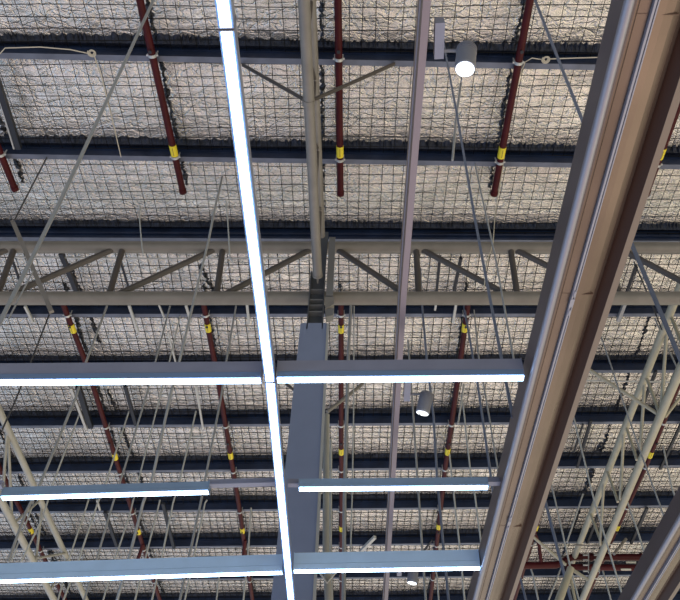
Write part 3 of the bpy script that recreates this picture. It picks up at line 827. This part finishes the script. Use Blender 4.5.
# dark bridging members and little struts on the roof
def dark(pix, w, lab, m_='dust', off=0.05):
    a, b = on_roof(*pix[0], off), on_roof(*pix[1], off)
    r = px2r(w, a.y, pix[0][1])
    m = MB(); m.bar(a, b, 2 * r, 2 * r)
    single('bridging_bar', m, M[m_], lab, 'bar', 'bridging bars between purlins')
dk = [
 (((-9, 62), (19, 148)), 6, 'dark bridging bar with pale edge at the upper left edge', 'dust'),
 (((-8, 74), (14, 149)), 1.5, 'thin pale edge rod along the upper left bridging bar', 'rodp'),
 (((61, 253), (77, 292)), 4.5, 'dark bridging bar showing through the truss left of the lengthwise light', 'dust'),
 (((12, 259), (20, 282)), 2, 'thin dark bar showing through the truss at far left', 'dust'),
 (((121, 262), (128, 286)), 2, 'thin dark bar beside the second truss post', 'dust'),
 (((78, 386), (91, 427)), 5, 'dark bridging bar below the nearest row at left', 'dust'),
 (((71, 388), (86.5, 429)), 2.6, 'pale strut alongside the dark bridging bar below the nearest row', 'rodp'),
 (((125, 386), (136, 425)), 3.2, 'dark bridging bar right of the leftmost tagged red pipe', 'dust'),
 (((196, 386), (203, 428)), 1.8, 'short white wire slanting over the purlin above the second row', 'rodp'),
 (((190, 437), (205, 436.5)), 1.2, 'tiny level pale wire between two rods at left', 'rodp'),
 (((105, 512), (117, 546)), 3, 'dark bar below the second row beside the pale rods', 'dust'),
 (((163, 503), (174, 548)), 3, 'dark slanting strut below the right end of the left second row', 'dust'),
 (((25, 306), (33, 322)), 2.5, 'short pale stub under the truss at far left', 'rodp'),
 (((129, 305), (138, 332)), 2.4, 'short pale stub under the truss left of centre', 'rodp'),
 (((159, 305), (164, 317)), 1.6, 'tiny pale stub under the truss between two rods', 'rodp'),
 (((186, 305), (191, 322)), 2.4, 'short pale stub under the truss left of the second red pipe', 'rodp'),
 (((168, 332), (176, 364)), 1.5, 'thin pale wire ending behind the nearest left light', 'rodp'),
 (((247, 304), (249, 323)), 2.4, 'short pale stub under the truss right beside the lengthwise light', 'rodp'),
 (((440, 256), (436.5, 292)), 2.6, 'dark bar showing through the truss right of the track', 'dust'),
 (((456, 304), (453, 322)), 2.4, 'short pale stub under the truss left of the right red pipe', 'rodp'),
 (((436, 304), (435, 310)), 2.0, 'tiny pale stub under the truss near the track', 'rodp'),
 (((461, 258), (454, 290)), 3, 'dark ragged bar through the truss near the right red pipe', 'dust'),
 (((636, 266), (627, 292)), 2.6, 'dark bar showing through the truss right of the brown beam', 'dust'),
 (((625, 303), (618, 321)), 3.4, 'short stub under the truss right of the brown beam', 'rod'),
 (((591, 420), (577, 467)), 2.6, 'dark slanting bar near the brown beam right of its tagged red pipe', 'dust'),
 (((583, 424), (574, 452)), 1.6, 'thin dark bar beside the slanting bar near the brown beam', 'dust'),
 (((647, 508), (631, 543)), 2.6, 'dark slanting bar above the right end of the red mains', 'dust'),
 (((681, 424), (660, 469)), 2.4, 'dark slanting bar at the right edge by the cream truss', 'dust'),
 (((656, 371), (643, 404)), 2.6, 'dark hooked bar between the tubes of the right cream truss', 'dust'),
 (((598, 515), (587, 543)), 2.4, 'dark bar behind the cream tube above the red mains', 'dust'),
 (((432, 540), (423, 552)), 1.5, 'tiny bar left of the right red pipe above the third row', 'dust'),
 (((375, 537), (361, 551)), 3.0, 'short pale strut slanting above the third row beside the track', 'rodp'),
 (((321, 560), (317, 548)), 1.6, 'tiny pale stub beside the column above the third row', 'rodp'),
 (((97, 500), (100, 510)), 1.6, 'tiny pale stub under the left second row light', 'rodp'),
 (((660, 548), (652, 566)), 3.0, 'dark stub by the corner beam above the red mains', 'dust'),
]
for pix, w, lab, m_ in dk: dark(pix, w, lab, m_)

# dark standing laps in the foil between pipes
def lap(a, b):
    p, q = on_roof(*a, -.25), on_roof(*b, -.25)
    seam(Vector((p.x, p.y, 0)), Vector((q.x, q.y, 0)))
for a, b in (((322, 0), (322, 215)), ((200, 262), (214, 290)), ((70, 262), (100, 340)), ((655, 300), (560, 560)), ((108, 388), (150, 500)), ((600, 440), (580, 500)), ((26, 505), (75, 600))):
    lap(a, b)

# cables and junction coils on the purlins
def coil(c, lab, pathpix):
    root = empty('cable', on_roof(*c, .06)); o = on_roof(*c, .06)
    m = MB(); pts = []
    for k in range(50):
        t = k / 49; a = t * 2 * math.pi * 2.6; r = .018 + .034 * t
        pts.append(o + Vector((r * math.cos(a), r * math.sin(a), -.004 * t)))
    m.tube(pts, .006, 6); m.build('coil', M['cable'], root)
    for path in pathpix:
        m = MB(); m.tube([on_roof(x, y, .04) for x, y in path], .007, 6); m.build('cable_run', M['cable'], root)
    tag(root, lab, 'cable', 'coiled cables on the highest purlin')
coil((92, 53), 'beige cable coil on the top left purlin, one run dropping to the next purlin',
     [[(91, 54), (70, 49.5), (40, 47), (5, 48), (-2, 56)], [(94, 55), (101, 75), (106, 95), (112, 118), (121, 157)]])
coil((546, 59.5), 'beige cable coil on the top purlin beside the brown beam, trailing down the red pipe',
     [[(547, 59), (575, 58), (612, 57)], [(545, 60), (532, 58), (525, 62), (520, 75), (510, 120), (499, 190), (495, 215)]])
single('cable', rod([on_roof(495, 215, .1), on_y(493, 243, 6.9), on_y(486, 266, 6.9), on_y(484, 290, 6.9)], .007), M['cable'], 'loose beige cable hanging over the truss right of centre', 'cable')

# ---------------------------------------------------------------- world and lights
w = bpy.data.worlds.new('hall'); bpy.context.scene.world = w; w.use_nodes = True
nt = w.node_tree; bg = nt.nodes['Background']; L = nt.links.new
tc = nt.nodes.new('ShaderNodeTexCoord'); sp = nt.nodes.new('ShaderNodeSeparateXYZ'); L(tc.outputs['Generated'], sp.inputs[0])
rz = nt.nodes.new('ShaderNodeValToRGB'); mz = nt.nodes.new('ShaderNodeMapRange')
mz.inputs['From Min'].default_value = -1; mz.inputs['From Max'].default_value = 0.2
L(sp.outputs['Z'], mz.inputs['Value']); L(mz.outputs[0], rz.inputs['Fac'])
e = rz.color_ramp.elements
e[0].position = 0.0; e[0].color = (0.64, 0.50, 0.46, 1)
e[1].position = 1.0; e[1].color = (0.10, 0.10, 0.10, 1)
x = rz.color_ramp.elements.new(0.22); x.color = (0.68, 0.59, 0.54, 1)
x = rz.color_ramp.elements.new(0.5); x.color = (0.62, 0.63, 0.57, 1)
x = rz.color_ramp.elements.new(0.8); x.color = (0.34, 0.35, 0.33, 1)
rx = nt.nodes.new('ShaderNodeValToRGB'); mxr = nt.nodes.new('ShaderNodeMapRange')
mxr.inputs['From Min'].default_value = -.6; mxr.inputs['From Max'].default_value = .6
L(sp.outputs['X'], mxr.inputs['Value']); L(mxr.outputs[0], rx.inputs['Fac'])
e = rx.color_ramp.elements
e[0].color = (0.50, 0.70, 1.02, 1); e[1].color = (1.3, 1.24, 1.0, 1)
x = rx.color_ramp.elements.new(0.45); x.color = (0.95, 0.98, 1.02, 1)
nz = nt.nodes.new('ShaderNodeTexNoise'); nz.inputs['Scale'].default_value = 5; nz.inputs['Detail'].default_value = 3
L(tc.outputs['Generated'], nz.inputs['Vector'])
nr = nt.nodes.new('ShaderNodeMapRange'); nr.inputs['From Min'].default_value = .35; nr.inputs['From Max'].default_value = .65
nr.inputs['To Min'].default_value = .25; nr.inputs['To Max'].default_value = 1.7
L(nz.outputs['Fac'], nr.inputs['Value'])
mm = nt.nodes.new('ShaderNodeMix'); mm.data_type = 'RGBA'; mm.blend_type = 'MULTIPLY'; mm.inputs['Factor'].default_value = 1; 
L(rz.outputs['Color'], mm.inputs['A']); L(rx.outputs['Color'], mm.inputs['B'])
vs_ = nt.nodes.new('ShaderNodeVectorMath'); vs_.operation = 'SCALE'
L(mm.outputs['Result'], vs_.inputs[0]); L(nr.outputs[0], vs_.inputs['Scale'])
L(vs_.outputs[0], bg.inputs['Color']); bg.inputs['Strength'].default_value = 1.55

# ---------------------------------------------------------------- camera
cd = bpy.data.cameras.new('camera'); cam = bpy.data.objects.new('camera', cd); C.objects.link(cam)
cam.location = CAM; cam.rotation_euler = (math.pi / 2 + PITCH, 0, 0)
cd.sensor_width = 36; cd.sensor_fit = 'HORIZONTAL'; cd.lens = 36 * F / 680
cd.clip_start = .05; cd.clip_end = 200
bpy.context.scene.camera = cam
sc = bpy.context.scene
sc.view_settings.view_transform = 'Standard'
sc.view_settings.look = 'None'
sc.view_settings.exposure = 0.0
